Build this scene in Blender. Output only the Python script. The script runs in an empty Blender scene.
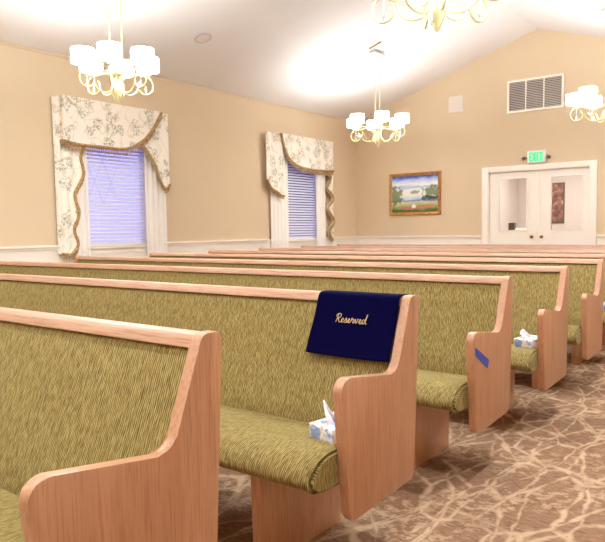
import bpy, bmesh, math, random
from mathutils import Vector, Matrix
random.seed(7)
PI = math.pi
scn = bpy.context.scene
col = scn.collection

# ------------------------------------------------------------------ camera
cam_d = bpy.data.cameras.new('camera')
cam = bpy.data.objects.new('camera', cam_d)
col.objects.link(cam)
YAW, PITCH, ROLL = 0.6466662608885896, 0.07540367544503074, -0.014039772969499154
_cy, _sy, _cp, _sp = math.cos(YAW), math.sin(YAW), math.cos(PITCH), math.sin(PITCH)
fwd = Vector((-_sy * _cp, _cy * _cp, -_sp))
right = Vector((_cy, _sy, 0))
up = right.cross(fwd)
r2 = right * math.cos(ROLL) + up * math.sin(ROLL)
u2 = -right * math.sin(ROLL) + up * math.cos(ROLL)
cam.matrix_world = Matrix(((r2.x, u2.x, -fwd.x, 1.051), (r2.y, u2.y, -fwd.y, 0.0), (r2.z, u2.z, -fwd.z, 1.089), (0, 0, 0, 1)))
cam_d.sensor_width = 36
cam_d.lens = 652.99 / 605 * 36
cam_d.shift_y = 8.43 / 605
cam_d.clip_start = 0.02
scn.camera = cam

# ------------------------------------------------------------------ world, exposure
w = bpy.data.worlds.new('dusk')
scn.world = w
w.use_nodes = True
w.node_tree.nodes['Background'].inputs[0].default_value = (0.36, 0.34, 1.0, 1)
w.node_tree.nodes['Background'].inputs[1].default_value = 1.6
scn.view_settings.view_transform = 'Standard'
scn.view_settings.look = 'None'
scn.view_settings.exposure = 0.55
scn.view_settings.gamma = 1
scn.view_settings.use_curve_mapping = False
BULB_W = 7.5      # each lamp bulb
SHADE_E = 16.0
LAMP_COL = (0.87, 0.94, 1.0)
scn.cycles.use_denoising = True
scn.cycles.max_bounces = 10
scn.cycles.diffuse_bounces = 6
scn.cycles.sample_clamp_indirect = 6

# ------------------------------------------------------------------ materials
def s2l(c):
    return tuple(((v / 255) / 12.92 if v / 255 <= 0.04045 else ((v / 255 + 0.055) / 1.055) ** 2.4) for v in c) + (1,)

class NT:
    def __init__(self, name):
        self.m = bpy.data.materials.new(name)
        self.m.use_nodes = True
        self.t = self.m.node_tree
        self.b = self.t.nodes['Principled BSDF']
    def n(self, typ, **kw):
        nd = self.t.nodes.new(typ)
        for k, v in kw.items():
            if k.startswith('i_'):
                nd.inputs[k[2:].replace('_', ' ')].default_value = v
            else:
                setattr(nd, k, v)
        return nd
    def l(self, a, b):
        self.t.links.new(a, b)
    def coords(self, scale=(1, 1, 1), rnd=True):
        tc = self.n('ShaderNodeTexCoord')
        mp = self.n('ShaderNodeMapping')
        mp.inputs['Scale'].default_value = scale
        if rnd:
            oi = self.n('ShaderNodeObjectInfo')
            ad = self.n('ShaderNodeVectorMath', operation='ADD')
            ml = self.n('ShaderNodeMath', operation='MULTIPLY')
            ml.inputs[1].default_value = 7.0
            self.l(oi.outputs['Random'], ml.inputs[0])
            self.l(tc.outputs['Object'], ad.inputs[0])
            self.l(ml.outputs[0], ad.inputs[1])
            self.l(ad.outputs[0], mp.inputs[0])
        else:
            self.l(tc.outputs['Object'], mp.inputs[0])
        return mp.outputs[0]
    def noise(self, vec, scale, detail=3, rough=0.5, dist=0):
        nd = self.n('ShaderNodeTexNoise')
        nd.inputs['Scale'].default_value = scale
        nd.inputs['Detail'].default_value = detail
        nd.inputs['Roughness'].default_value = rough
        nd.inputs['Distortion'].default_value = dist
        if vec is not None: self.l(vec, nd.inputs['Vector'])
        return nd.outputs[0]
    def ramp(self, fac, stops, interp='LINEAR'):
        nd = self.n('ShaderNodeValToRGB')
        nd.color_ramp.interpolation = interp
        el = nd.color_ramp.elements
        while len(el) < len(stops): el.new(0.5)
        for e, (p, c) in zip(el, stops):
            e.position = p
            e.color = c if len(c) == 4 else s2l(c)
        self.l(fac, nd.inputs[0])
        return nd.outputs[0]
    def mix(self, fac, a, b, mode='MIX'):
        nd = self.n('ShaderNodeMix', data_type='RGBA', blend_type=mode)
        for inp, v in ((nd.inputs[0], fac), (nd.inputs[6], a), (nd.inputs[7], b)):
            if isinstance(v, (int, float)): inp.default_value = v
            elif isinstance(v, tuple): inp.default_value = v if len(v) == 4 else s2l(v)
            else: self.l(v, inp)
        return nd.outputs[2]
    def math(self, op, a, b=0.0, c=None):
        nd = self.n('ShaderNodeMath', operation=op)
        for i, v in enumerate((a, b) if c is None else (a, b, c)):
            if isinstance(v, (int, float)): nd.inputs[i].default_value = v
            else: self.l(v, nd.inputs[i])
        return nd.outputs[0]
    def base(self, c):
        if isinstance(c, tuple): self.b.inputs['Base Color'].default_value = c if len(c) == 4 else s2l(c)
        else: self.l(c, self.b.inputs['Base Color'])
    def bump(self, h, strength=0.3, dist=0.002):
        nd = self.n('ShaderNodeBump')
        nd.inputs['Strength'].default_value = strength
        nd.inputs['Distance'].default_value = dist
        self.l(h, nd.inputs['Height'])
        self.l(nd.outputs[0], self.b.inputs['Normal'])
    def rough(self, v, spec=None):
        self.b.inputs['Roughness'].default_value = v
        if spec is not None: self.b.inputs['Specular IOR Level'].default_value = spec

M = {}
def simple(name, c, rough=0.6, metal=0.0, spec=0.5, var=0.0):
    k = NT(name)
    if var:
        v = k.coords((1, 1, 1))
        n = k.noise(v, 6, 3)
        k.base(k.mix(k.math('MULTIPLY', n, var), c, tuple(int(x * 0.7) for x in c)))
    else:
        k.base(c)
    k.rough(rough, spec)
    k.b.inputs['Metallic'].default_value = metal
    M[name] = k.m
    return k
# wall paint
k = NT('wall_paint'); v = k.coords((1, 1, 1), False)
k.base(k.mix(k.noise(v, 1.5, 2), (218, 197, 166), (212, 190, 158)))
k.bump(k.noise(v, 220, 2), 0.12, 0.001); k.rough(0.8, 0.2); M['wall'] = k.m
k = NT('ceiling_paint'); v = k.coords((1, 1, 1), False)
k.base(k.mix(k.noise(v, 2, 2), (238, 234, 232), (232, 228, 226)))
k.bump(k.noise(v, 160, 2), 0.15, 0.001); k.rough(0.85, 0.2); M['ceiling'] = k.m
simple('white_trim', (246, 238, 226), 0.45, var=0.08)
simple('door_paint', (247, 239, 228), 0.4, var=0.06)
simple('lobby_wall', (196, 186, 180), 0.8, var=0.1)
simple('brass', (150, 120, 50), 0.35, 0.9)
simple('lamp_metal', (190, 178, 128), 0.4, 0.3)
simple('grey_plate', (205, 200, 198), 0.5, 0.2)
simple('dark_void', (92, 80, 72), 0.9)
simple('louver', (226, 214, 204), 0.6, var=0.6)
simple('speaker_white', (226, 214, 204), 0.7)
simple('dark_object', (70, 62, 58), 0.5)
simple('tissue', (250, 250, 252), 0.8)
simple('grey_metal', (110, 100, 92), 0.5, 0.3)
simple('lattice', (190, 186, 214), 0.6)
simple('sheer', (246, 240, 232), 0.8, var=0.1)

def wood(name, lo, hi, pore, coat=0.35):
    k = NT(name)
    v = k.coords((14, 14, 1.1))
    a = k.noise(v, 1.6, 5, 0.6, 0.6)
    v2 = k.coords((230, 230, 7))
    p = k.noise(v2, 1.0, 2, 0.6)
    v3 = k.coords((3, 3, 0.5))
    broad = k.noise(v3, 1.5, 2)
    c = k.ramp(a, [(0.25, lo), (0.75, hi)])
    c = k.mix(k.math('MULTIPLY', broad, 0.35), c, tuple(int(x * 0.86) for x in hi))
    pr = k.ramp(p, [(0.0, (0, 0, 0)), (0.50, (0, 0, 0)), (0.62, (255, 255, 255))])
    c = k.mix(k.math('MULTIPLY', pr, 0.5), c, pore)
    k.base(c)
    k.rough(0.42, 0.5)
    k.b.inputs['Coat Weight'].default_value = coat * 1.8
    k.b.inputs['Coat Roughness'].default_value = 0.3
    k.bump(p, 0.05, 0.0005)
    M[name] = k.m
wood('oak', (190, 136, 98), (208, 156, 120), (160, 104, 68))

def fabric(name, dark, mid, light, axis=0):
    k = NT(name)
    def sc(a, b): return (a, b, b) if axis == 0 else (b, a, b)
    warp = k.noise(k.coords(sc(70, 28)), 1.0, 2, 0.5)
    sx = k.n('ShaderNodeSeparateXYZ'); k.l(k.coords((1, 1, 1)), sx.inputs[0])
    ph = k.math('ADD', k.math('MULTIPLY', sx.outputs[axis], 150.0), k.math('MULTIPLY', warp, 1.5))
    rib = k.math('ADD', k.math('MULTIPLY', k.math('SINE', k.math('MULTIPLY', ph, 2 * PI)), 0.5), 0.5)
    f = k.noise(k.coords(sc(190, 42)), 1.0, 2, 0.5, 0.3)
    b = k.noise(k.coords((6, 6, 6)), 1.2, 3)
    h = k.math('ADD', k.math('MULTIPLY', rib, 0.34), k.math('MULTIPLY', f, 0.66))
    c = k.ramp(h, [(0.30, dark), (0.50, mid), (0.72, light)])
    c = k.mix(k.math('MULTIPLY', b, 0.35), c, mid)
    k.base(c)
    k.rough(0.85, 0.15)
    k.b.inputs['Sheen Weight'].default_value = 0.22
    k.b.inputs['Sheen Roughness'].default_value = 0.4
    k.b.inputs['Sheen Tint'].default_value = s2l((230, 225, 185))
    k.bump(h, 0.5, 0.003)
    M[name] = k.m
FC = ((78, 62, 28), (143, 124, 69), (187, 168, 112))
fabric('olive_fabric', *FC)
fabric('olive_fabric_end', *FC, axis=1)

# carpet
k = NT('carpet'); v = k.coords((1, 1, 1), False)
wn = k.n('ShaderNodeTexNoise'); wn.inputs['Scale'].default_value = 4.0; wn.inputs['Detail'].default_value = 3
k.l(v, wn.inputs['Vector'])
sb = k.n('ShaderNodeVectorMath', operation='SUBTRACT'); k.l(wn.outputs['Color'], sb.inputs[0]); sb.inputs[1].default_value = (0.5, 0.5, 0.5)
sc_ = k.n('ShaderNodeVectorMath', operation='SCALE'); k.l(sb.outputs[0], sc_.inputs[0]); sc_.inputs['Scale'].default_value = 0.09
ad = k.n('ShaderNodeVectorMath', operation='ADD'); k.l(v, ad.inputs[0]); k.l(sc_.outputs[0], ad.inputs[1])
def veins(vec, scale, width):
    vo = k.n('ShaderNodeTexVoronoi', feature='DISTANCE_TO_EDGE'); vo.inputs['Scale'].default_value = scale
    k.l(vec, vo.inputs['Vector'])
    return k.ramp(vo.outputs['Distance'], [(0.0, (255, 255, 255)), (width, (235, 235, 235)), (width * 1.7, (0, 0, 0))])
def streaks(rot, sx, sy, thr, wid):
    mp = k.n('ShaderNodeMapping'); mp.inputs['Rotation'].default_value = (0, 0, rot); mp.inputs['Scale'].default_value = (sx, sy, 1); mp.inputs['Location'].default_value = (rot * 3, rot, 0)
    k.l(ad.outputs[0], mp.inputs[0])
    n_ = k.noise(mp.outputs[0], 1.0, 2, 0.5)
    d_ = k.math('ABSOLUTE', k.math('SUBTRACT', n_, thr))
    return k.ramp(d_, [(0.0, (255, 255, 255)), (wid, (225, 225, 225)), (wid * 1.9, (0, 0, 0))])
def sticks(rot, sx, sy, wid, brk):
    mp = k.n('ShaderNodeMapping'); mp.inputs['Rotation'].default_value = (0, 0, rot); mp.inputs['Scale'].default_value = (sx, sy, 1); mp.inputs['Location'].default_value = (rot * 3, rot, 0)
    k.l(ad.outputs[0], mp.inputs[0])
    vo_ = k.n('ShaderNodeTexVoronoi', feature='DISTANCE_TO_EDGE', voronoi_dimensions='2D'); vo_.inputs['Scale'].default_value = 1.0; k.l(mp.outputs[0], vo_.inputs['Vector'])
    n_ = k.noise(v, brk, 2)
    wv = k.math('MULTIPLY', k.math('ADD', n_, -0.22), wid * 2.8)
    return k.math('MINIMUM', k.math('MAXIMUM', k.math('MULTIPLY', k.math('SUBTRACT', wv, vo_.outputs['Distance']), 22.0), 0.0), 1.0)
msk = sticks(0.5, 4.2, 1.9, 0.060, 11)
for a_ in ((-0.5, 4.6, 1.6, 0.055, 10), (1.5, 4.4, 1.9, 0.05, 9)):
    msk = k.math('MAXIMUM', msk, sticks(*a_))
leafm = k.ramp(k.noise(ad.outputs[0], 20, 4, 0.7), [(0.48, (0, 0, 0)), (0.58, (255, 255, 255))])
regn = k.ramp(k.noise(v, 3.2, 2), [(0.42, (0, 0, 0)), (0.58, (255, 255, 255))])
msk = k.math('MAXIMUM', msk, k.math('MULTIPLY', k.math('MULTIPLY', leafm, 0.8), regn))
fm = k.n('ShaderNodeMapping'); fm.inputs['Scale'].default_value = (22, 190, 30); k.l(v, fm.inputs[0])
fib = k.noise(fm.outputs[0], 1, 3, 0.7)
dk = k.ramp(fib, [(0.34, (112, 82, 60)), (0.52, (148, 114, 88)), (0.68, (180, 144, 116))])
lt = k.ramp(fib, [(0.3, (178, 148, 118)), (0.65, (206, 178, 146))])
k.base(k.mix(msk, dk, lt))
k.rough(0.95, 0.1); k.bump(k.noise(v, 500, 2), 0.4, 0.004); M['carpet'] = k.m

# floral cloth
k = NT('floral_cloth'); v = k.coords((1, 1, 1), False)
wn = k.noise(v, 14, 3)
vo = k.n('ShaderNodeTexVoronoi', feature='F1'); vo.inputs['Scale'].default_value = 5.0; k.l(v, vo.inputs['Vector'])
near = k.ramp(k.math('ADD', vo.outputs['Distance'], k.math('MULTIPLY', k.math('SUBTRACT', wn, 0.5), 0.5)), [(0.40, (255, 255, 255)), (0.50, (0, 0, 0))])
lf = k.noise(v, 34, 2, 0.5, 0.8)
leaf = k.ramp(lf, [(0.50, (0, 0, 0)), (0.56, (255, 255, 255))])
pinkm = k.ramp(k.noise(v, 27, 2), [(0.52, (0, 0, 0)), (0.58, (255, 255, 255))])
vine = k.ramp(k.noise(v, 4.2, 1, 0.4, 1.0), [(0.470, (0, 0, 0)), (0.492, (255, 255, 255)), (0.508, (255, 255, 255)), (0.530, (0, 0, 0))])
c = k.mix(k.math('MULTIPLY', vine, 0.5), (244, 236, 222), (204, 184, 150))
c = k.mix(k.math('MULTIPLY', k.math('MULTIPLY', near, pinkm), 0.5), c, (214, 190, 170))
c = k.mix(k.math('MULTIPLY', k.math('MULTIPLY', near, leaf), 0.72), c, (140, 146, 120))
k.base(c); k.rough(0.8, 0.2); M['floral'] = k.m
# fringe
k = NT('tan_fringe'); v = k.coords((1, 1, 1), False)
k.base(k.ramp(k.noise(v, 70, 2), [(0.35, (122, 92, 54)), (0.6, (196, 160, 108))])); k.rough(0.8); M['fringe'] = k.m
# velvet
k = NT('navy_velvet'); k.base(k.mix(k.noise(k.coords((1, 1, 1), False), 60, 3), (0.0010, 0.0005, 0.022, 1), (0.0018, 0.0009, 0.036, 1)))
k.rough(0.9, 0.05); M['velvet'] = k.m
simple('gold_thread', (226, 196, 140), 0.45)
k = NT('blue_tape'); k.base(k.mix(k.noise(k.coords((1, 1, 1), False), 40, 2), (52, 66, 176), (70, 84, 190))); k.rough(0.6); M['tape'] = k.m
# tissue box print
k = NT('tissue_box_print'); v = k.coords((1, 1, 1), False)
a = k.noise(v, 26, 2, 0.5, 1.0); b = k.noise(v, 33, 1)
c = k.ramp(a, [(0.40, (132, 156, 206)), (0.50, (236, 240, 248)), (0.62, (246, 242, 240))])
c = k.mix(k.ramp(b, [(0.58, (0, 0, 0)), (0.66, (255, 255, 255))]), c, (226, 190, 156))
k.base(c); k.rough(0.45); M['tissue_box'] = k.m
# shade
k = NT('lamp_shade'); k.base((250, 246, 236))
k.b.inputs['Emission Color'].default_value = (0.89, 0.95, 1.0, 1); k.b.inputs['Emission Strength'].default_value = SHADE_E; M['shade'] = k.m
simple('shade_band', (190, 160, 110), 0.6)
k.rough(0.7)
# crystal
k = NT('crystal'); k.base((250, 250, 245)); k.rough(0.08); k.b.inputs['Transmission Weight'].default_value = 0.8; k.b.inputs['IOR'].default_value = 1.5; M['crystal'] = k.m
# glass pane (see-through with a real mirror part)
k = NT('window_glass'); t = k.t
out = [n for n in t.nodes if n.type == 'OUTPUT_MATERIAL'][0]
tr = k.n('ShaderNodeBsdfTransparent'); gl = k.n('ShaderNodeBsdfGlossy'); gl.inputs['Roughness'].default_value = 0.0
fr = k.n('ShaderNodeFresnel'); fr.inputs['IOR'].default_value = 1.55
mx = k.n('ShaderNodeMixShader'); k.l(fr.outputs[0], mx.inputs[0]); k.l(tr.outputs[0], mx.inputs[1]); k.l(gl.outputs[0], mx.inputs[2])
k.l(mx.outputs[0], out.inputs[0]); M['glass'] = k.m
# blinds: white slats that let some daylight through
k = NT('blind_slat'); t = k.t
out = [n for n in t.nodes if n.type == 'OUTPUT_MATERIAL'][0]
k.base((236, 234, 240)); k.rough(0.5)
tl = k.n('ShaderNodeBsdfTranslucent'); tl.inputs[0].default_value = (0.9, 0.9, 0.95, 1)
mx = k.n('ShaderNodeMixShader'); mx.inputs[0].default_value = 0.22
k.l(k.b.outputs[0], mx.inputs[1]); k.l(tl.outputs[0], mx.inputs[2]); k.l(mx.outputs[0], out.inputs[0]); M['slat'] = k.m
# exit sign
simple('exit_white', (240, 240, 236), 0.5)
def emis(name, c, s):
    k = NT(name); k.base(c); k.b.inputs['Emission Color'].default_value = s2l(c); k.b.inputs['Emission Strength'].default_value = s; M[name] = k.m
emis('exit_green', (0, 205, 110), 0.55)
emis('exit_face', (150, 235, 190), 0.2)
emis('fill_lens', (255, 250, 244), 4.0)
emis('lobby_fill_lamp', (255, 246, 235), 4.0)
# lobby picture
k = NT('brown_print'); v = k.coords((1, 1, 1), False)
k.base(k.ramp(k.noise(v, 9, 3), [(0.35, (70, 38, 30)), (0.55, (128, 84, 70)), (0.72, (190, 160, 150))])); k.rough(0.5); M['brown_print'] = k.m
# gold frame
k = NT('gilt_frame'); v = k.coords((1, 1, 1), False)
k.base(k.ramp(k.noise(v, 40, 3), [(0.35, (150, 98, 46)), (0.65, (206, 156, 92))])); k.rough(0.4); k.b.inputs['Metallic'].default_value = 0.3; M['gilt'] = k.m
# landscape painting, local x: -0.5..0.5 , z -0.36..0.36 (metres)
k = NT('landscape_canvas'); tc = k.n('ShaderNodeTexCoord'); sx = k.n('ShaderNodeSeparateXYZ'); k.l(tc.outputs['Object'], sx.inputs[0])
X, Z = sx.outputs[0], sx.outputs[2]
st = k.n('ShaderNodeMapping'); st.inputs['Scale'].default_value = (3, 1, 11); k.l(tc.outputs['Object'], st.inputs[0])
sn = k.noise(st.outputs[0], 1.3, 4, 0.6)
fine = k.noise(tc.outputs['Object'], 14, 4, 0.6)
hgt = k.math('ADD', Z, k.math('MULTIPLY', k.math('SUBTRACT', sn, 0.5), 0.16))
sky = k.ramp(k.math('ADD', k.math('MULTIPLY', hgt, 1.35), 0.5), [(0.36, (232, 232, 222)), (0.62, (240, 240, 236)), (0.70, (172, 192, 226)), (0.76, (246, 247, 250)), (0.87, (196, 212, 240)), (0.97, (50, 84, 180))])
land = k.ramp(k.math('ADD', k.math('MULTIPLY', hgt, 1.35), 0.5), [(0.04, (70, 96, 40)), (0.16, (150, 160, 88)), (0.27, (208, 204, 160)), (0.31, (96, 124, 170)), (0.38, (200, 212, 226)), (0.46, (226, 230, 228))])
sel = k.ramp(k.math('ADD', k.math('MULTIPLY', Z, 1.35), 0.5), [(0.43, (0, 0, 0)), (0.50, (255, 255, 255))])
c = k.mix(sel, land, sky)
def blob(cx, cz, rx, rz, colr, c, thr=1.0):
    dx = k.math('DIVIDE', k.math('SUBTRACT', X, cx), rx); dz = k.math('DIVIDE', k.math('SUBTRACT', Z, cz), rz)
    d = k.math('ADD', k.math('MULTIPLY', dx, dx), k.math('MULTIPLY', dz, dz))
    d = k.math('ADD', d, k.math('MULTIPLY', k.math('SUBTRACT', fine, 0.5), 3.4))
    m = k.ramp(d, [(0.5, (255, 255, 255)), (1.0, (0, 0, 0))])
    return k.mix(k.math('MULTIPLY', m, 0.85), c, colr)
c = blob(-0.46, -0.02, 0.20, 0.21, (96, 116, 46), c)
c = blob(0.02, 0.035, 0.12, 0.045, (140, 150, 100), c)
c = blob(0.42, 0.02, 0.26, 0.15, (100, 118, 48), c)
c = blob(0.36, -0.09, 0.20, 0.06, (44, 52, 46), c)
c = blob(-0.12, -0.28, 0.22, 0.035, (206, 92, 92), c)
c = blob(0.25, -0.27, 0.22, 0.03, (214, 110, 100), c)
c = blob(-0.02, -0.25, 0.05, 0.05, (250, 246, 240), c)
k.base(c); k.rough(0.5); M['canvas'] = k.m

# ------------------------------------------------------------------ mesh helpers
def finish(name, bm, mat, parent=None, smooth=False, loc=None):
    bmesh.ops.recalc_face_normals(bm, faces=bm.faces)
    me = bpy.data.meshes.new(name)
    bm.to_mesh(me); bm.free()
    me.materials.append(M[mat] if isinstance(mat, str) else mat)
    if smooth:
        for p in me.polygons: p.use_smooth = True
        try: me.set_sharp_from_angle(angle=math.radians(40))
        except Exception: pass
    o = bpy.data.objects.new(name, me)
    col.objects.link(o)
    if parent: o.parent = parent
    if loc: o.location = loc
    return o
def box(bm, x0, x1, y0, y1, z0, z1, bev=0.0):
    vs = [bm.verts.new((x, y, z)) for x in (x0, x1) for y in (y0, y1) for z in (z0, z1)]
    fs = [bm.faces.new([vs[i] for i in q]) for q in ((0, 1, 3, 2), (4, 6, 7, 5), (0, 4, 5, 1), (2, 3, 7, 6), (0, 2, 6, 4), (1, 5, 7, 3))]
    if bev:
        es = list({e for f in fs for e in f.edges})
        bmesh.ops.bevel(bm, geom=es, offset=bev, segments=2, profile=0.5, affect='EDGES')
def boxes(name, lst, mat, parent=None, bev=0.0):
    bm = bmesh.new()
    for b in lst: box(bm, *b, bev)
    return finish(name, bm, mat, parent, smooth=bool(bev))
def fillet(pts, rad, seg=6):
    out = []
    n = len(pts)
    for i, p in enumerate(pts):
        r = rad[i] if isinstance(rad, (list, tuple)) else rad
        a, b, c = Vector(pts[i - 1]), Vector(p), Vector(pts[(i + 1) % n])
        if r <= 0: out.append(tuple(b)); continue
        d1 = (a - b).normalized(); d2 = (c - b).normalized()
        ang = d1.angle(d2)
        t = min(r / math.tan(ang / 2), (a - b).length * 0.48, (c - b).length * 0.48)
        r = t * math.tan(ang / 2)
        cen = b + (d1 + d2).normalized() * (r / math.sin(ang / 2))
        s, e = b + d1 * t - cen, b + d2 * t - cen
        tot = s.angle(e); sgn = 1 if (s.x * e.y - s.y * e.x) > 0 else -1
        for j in range(seg + 1):
            th = sgn * tot * j / seg
            out.append((cen.x + s.x * math.cos(th) - s.y * math.sin(th), cen.y + s.x * math.sin(th) + s.y * math.cos(th)))
    return out
def prism_x(bm, prof, x0, x1, bev=0.0, seg=2):
    """closed (y,z) profile extruded along x"""
    a = [bm.verts.new((x0, y, z)) for y, z in prof]
    b = [bm.verts.new((x1, y, z)) for y, z in prof]
    fa = bm.faces.new(a); fb = bm.faces.new(b)
    n = len(prof)
    for i in range(n):
        bm.faces.new((a[i], a[(i + 1) % n], b[(i + 1) % n], b[i]))
    if bev:
        es = list(set(fa.edges) | set(fb.edges))
        bmesh.ops.bevel(bm, geom=es, offset=bev, segments=seg, profile=0.5, affect='EDGES')
def smooth_pts(pts, n=6, closed=False):
    P = [Vector(p) for p in pts]; out = []
    m = len(P); rng = m if closed else m - 1
    for i in range(rng):
        if closed: p0, p1, p2, p3 = P[i - 1], P[i], P[(i + 1) % m], P[(i + 2) % m]
        else: p0, p1, p2, p3 = P[max(i - 1, 0)], P[i], P[i + 1], P[min(i + 2, m - 1)]
        for j in range(n):
            t = j / n
            out.append(0.5 * ((2 * p1) + (p2 - p0) * t + (2 * p0 - 5 * p1 + 4 * p2 - p3) * t * t + (3 * p1 - p0 - 3 * p2 + p3) * t ** 3))
    if not closed: out.append(P[-1])
    return out
def tube(bm, pts, r, k=8, closed=False, cap=True):
    P = [Vector(p) for p in pts]; n = len(P); rings = []
    prev = None
    for i, p in enumerate(P):
        if closed: t = (P[(i + 1) % n] - P[i - 1])
        else: t = P[min(i + 1, n - 1)] - P[max(i - 1, 0)]
        t.normalize()
        if prev is None:
            a = Vector((0, 0, 1)) if abs(t.z) < 0.9 else Vector((1, 0, 0))
            nrm = t.cross(a).normalized()
        else:
            nrm = (prev - t * prev.dot(t)).normalized()
        prev = nrm
        bn = t.cross(nrm)
        rr = r[i] if isinstance(r, (list, tuple)) else r
        rings.append([bm.verts.new(p + (nrm * math.cos(2 * PI * j / k) + bn * math.sin(2 * PI * j / k)) * rr) for j in range(k)])
    for i in range(n if closed else n - 1):
        A, B = rings[i], rings[(i + 1) % n]
        for j in range(k): bm.faces.new((A[j], A[(j + 1) % k], B[(j + 1) % k], B[j]))
    if not closed and cap:
        bm.faces.new(rings[0]); bm.faces.new(rings[-1])
def lathe(bm, prof, cx=0, cy=0, k=20, close=True):
    """(r,z) profile about a vertical axis"""
    rings = []
    for r, z in prof:
        if r < 1e-5: rings.append([bm.verts.new((cx, cy, z))])
        else: rings.append([bm.verts.new((cx + r * math.cos(2 * PI * j / k), cy + r * math.sin(2 * PI * j / k), z)) for j in range(k)])
    for A, B in zip(rings, rings[1:]):
        for j in range(k):
            q = []
            q.append(A[j % len(A)]); 
            if len(A) > 1: q.append(A[(j + 1) % k])
            if len(B) > 1: q.append(B[(j + 1) % k])
            q.append(B[j % len(B)])
            if len(q) >= 3: bm.faces.new(q)
def thing(name, label, cat, loc=(0, 0, 0), rz=0, group=None):
    o = bpy.data.objects.new(name, None); col.objects.link(o)
    o.empty_display_size = 0.1
    o.location = loc; o.rotation_euler = (0, 0, rz)
    o['label'] = label; o['category'] = cat
    if group: o['group'] = group
    return o
def tag(o, label, cat, group=None):
    o['label'] = label; o['category'] = cat
    if group: o['group'] = group
    return o
def struct(o):
    o['kind'] = 'structure'; return o
def dup(o, parent=None):
    c = o.copy(); col.objects.link(c); c.parent = parent
    for ch in list(o.children): dup(ch, c)
    return c

# ------------------------------------------------------------------ room shell
XL, XR, YF, YB = -6.637, 3.0, -4.0, 12.19
AX, AZ, SL = -2.79, 4.64, 0.323
def ceil_z(x): return AZ - SL * abs(x - AX)
struct(boxes('floor', [(XL - 0.2, XR + 0.2, YF, YB, -0.1, 0.0)], 'carpet'))
# ceiling: two sloping slabs
bm = bmesh.new()
for xa, xb in ((XL - 0.2, AX), (AX, XR + 0.2)):
    za, zb = ceil_z(xa), ceil_z(xb)
    v = [bm.verts.new(p) for p in ((xa, YF, za), (xb, YF, zb), (xb, YB, zb), (xa, YB, za), (xa, YF, za + .1), (xb, YF, zb + .1), (xb, YB, zb + .1), (xa, YB, za + .1))]
    for q in ((0, 1, 2, 3), (4, 7, 6, 5), (0, 4, 5, 1), (1, 5, 6, 2), (2, 6, 7, 3), (3, 7, 4, 0)): bm.faces.new([v[i] for i in q])
struct(finish('ceiling', bm, 'ceiling'))
# left wall with two window openings
WIN = [(5.27, 6.42), (9.66, 10.77)]
WZ0, WZ1 = 0.90, 2.50
H = ceil_z(XL)
lst = [(XL - 0.2, XL, YF, YB, -0.02, WZ0), (XL - 0.2, XL, YF, YB, WZ1, H + 0.02)]
ed = [YF] + [e for w_ in WIN for e in w_] + [YB]
for i in range(0, len(ed), 2): lst.append((XL - 0.2, XL, ed[i], ed[i + 1], WZ0, WZ1))
struct(boxes('wall_left', lst, 'wall'))
struct(boxes('wall_right', [(XR, XR + 0.2, YF, YB, -0.02, ceil_z(XR) + 0.02)], 'wall'))
# end walls as gable prisms
def gable(name, y0, y1, hole=None):
    bm = bmesh.new()
    def pr(poly):
        a = [bm.verts.new((x, y0, z)) for x, z in poly]; b = [bm.verts.new((x, y1, z)) for x, z in poly]
        bm.faces.new(a); bm.faces.new(b)
        for i in range(len(poly)): bm.faces.new((a[i], a[(i + 1) % len(poly)], b[(i + 1) % len(poly)], b[i]))
    xa, xb = XL - 0.2, XR + 0.2
    if hole:
        hx0, hx1, hz = hole
        pr([(xa, -0.02), (hx0, -0.02), (hx0, hz), (xa, hz)])
        pr([(hx1, -0.02), (xb, -0.02), (xb, hz), (hx1, hz)])
        pr([(xa, hz), (xb, hz), (xb, ceil_z(xb) + .05), (AX, AZ + .05), (xa, ceil_z(xa) + .05)])
    else:
        pr([(xa, -0.02), (xb, -0.02), (xb, ceil_z(xb) + .05), (AX, AZ + .05), (xa, ceil_z(xa) + .05)])
    return struct(finish(name, bm, 'wall'))
DX0, DX1, DZ = -3.68, -1.84, 2.13
gable('wall_back', YB, YB + 0.15, (DX0, DX1, DZ))
gable('wall_front', YF - 0.15, YF)
# wainscot panels and chair rails
def rail_profile(d):   # outwards distance, z
    return [(0, 0.84), (0.012 * d, 0.84), (0.014 * d, 0.868), (0.024 * d, 0.88), (0.03 * d, 0.90), (0.044 * d, 0.912), (0.044 * d, 0.93), (0, 0.936)]
bm = bmesh.new()
def rail_left(y0, y1):
    pr = [(XL + d, z) for d, z in rail_profile(1)]
    a = [bm.verts.new((x, y0, z)) for x, z in pr]; b = [bm.verts.new((x, y1, z)) for x, z in pr]
    bm.faces.new(a); bm.faces.new(b)
    for i in range(len(pr)): bm.faces.new((a[i], a[(i + 1) % len(pr)], b[(i + 1) % len(pr)], b[i]))
for y0, y1 in ((YF, 5.20), (6.49, 9.59), (10.84, YB)): rail_left(y0, y1)
struct(finish('trim_1', bm, 'white_trim'))
struct(boxes('trim_2', [(XL, XL + 0.008, YF, 5.20, 0, 0.845), (XL, XL + 0.008, 5.20, 6.49, 0, 0.80), (XL, XL + 0.008, 6.49, 9.59, 0, 0.845), (XL, XL + 0.008, 9.59, 10.84, 0, 0.80), (XL, XL + 0.008, 10.84, YB, 0, 0.845)], 'white_trim'))
struct(boxes('baseboard_left', [(XL + 0.008, XL + 0.022, YF, YB, 0, 0.13)], 'white_trim', bev=0.003))
bm = bmesh.new()
for x0, x1 in ((XL, -3.81), (-1.71, XR)):
    pr = [(YB - d, z) for d, z in rail_profile(1)]
    prism_x(bm, pr, x0, x1)
struct(finish('trim_3', bm, 'white_trim'))
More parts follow.
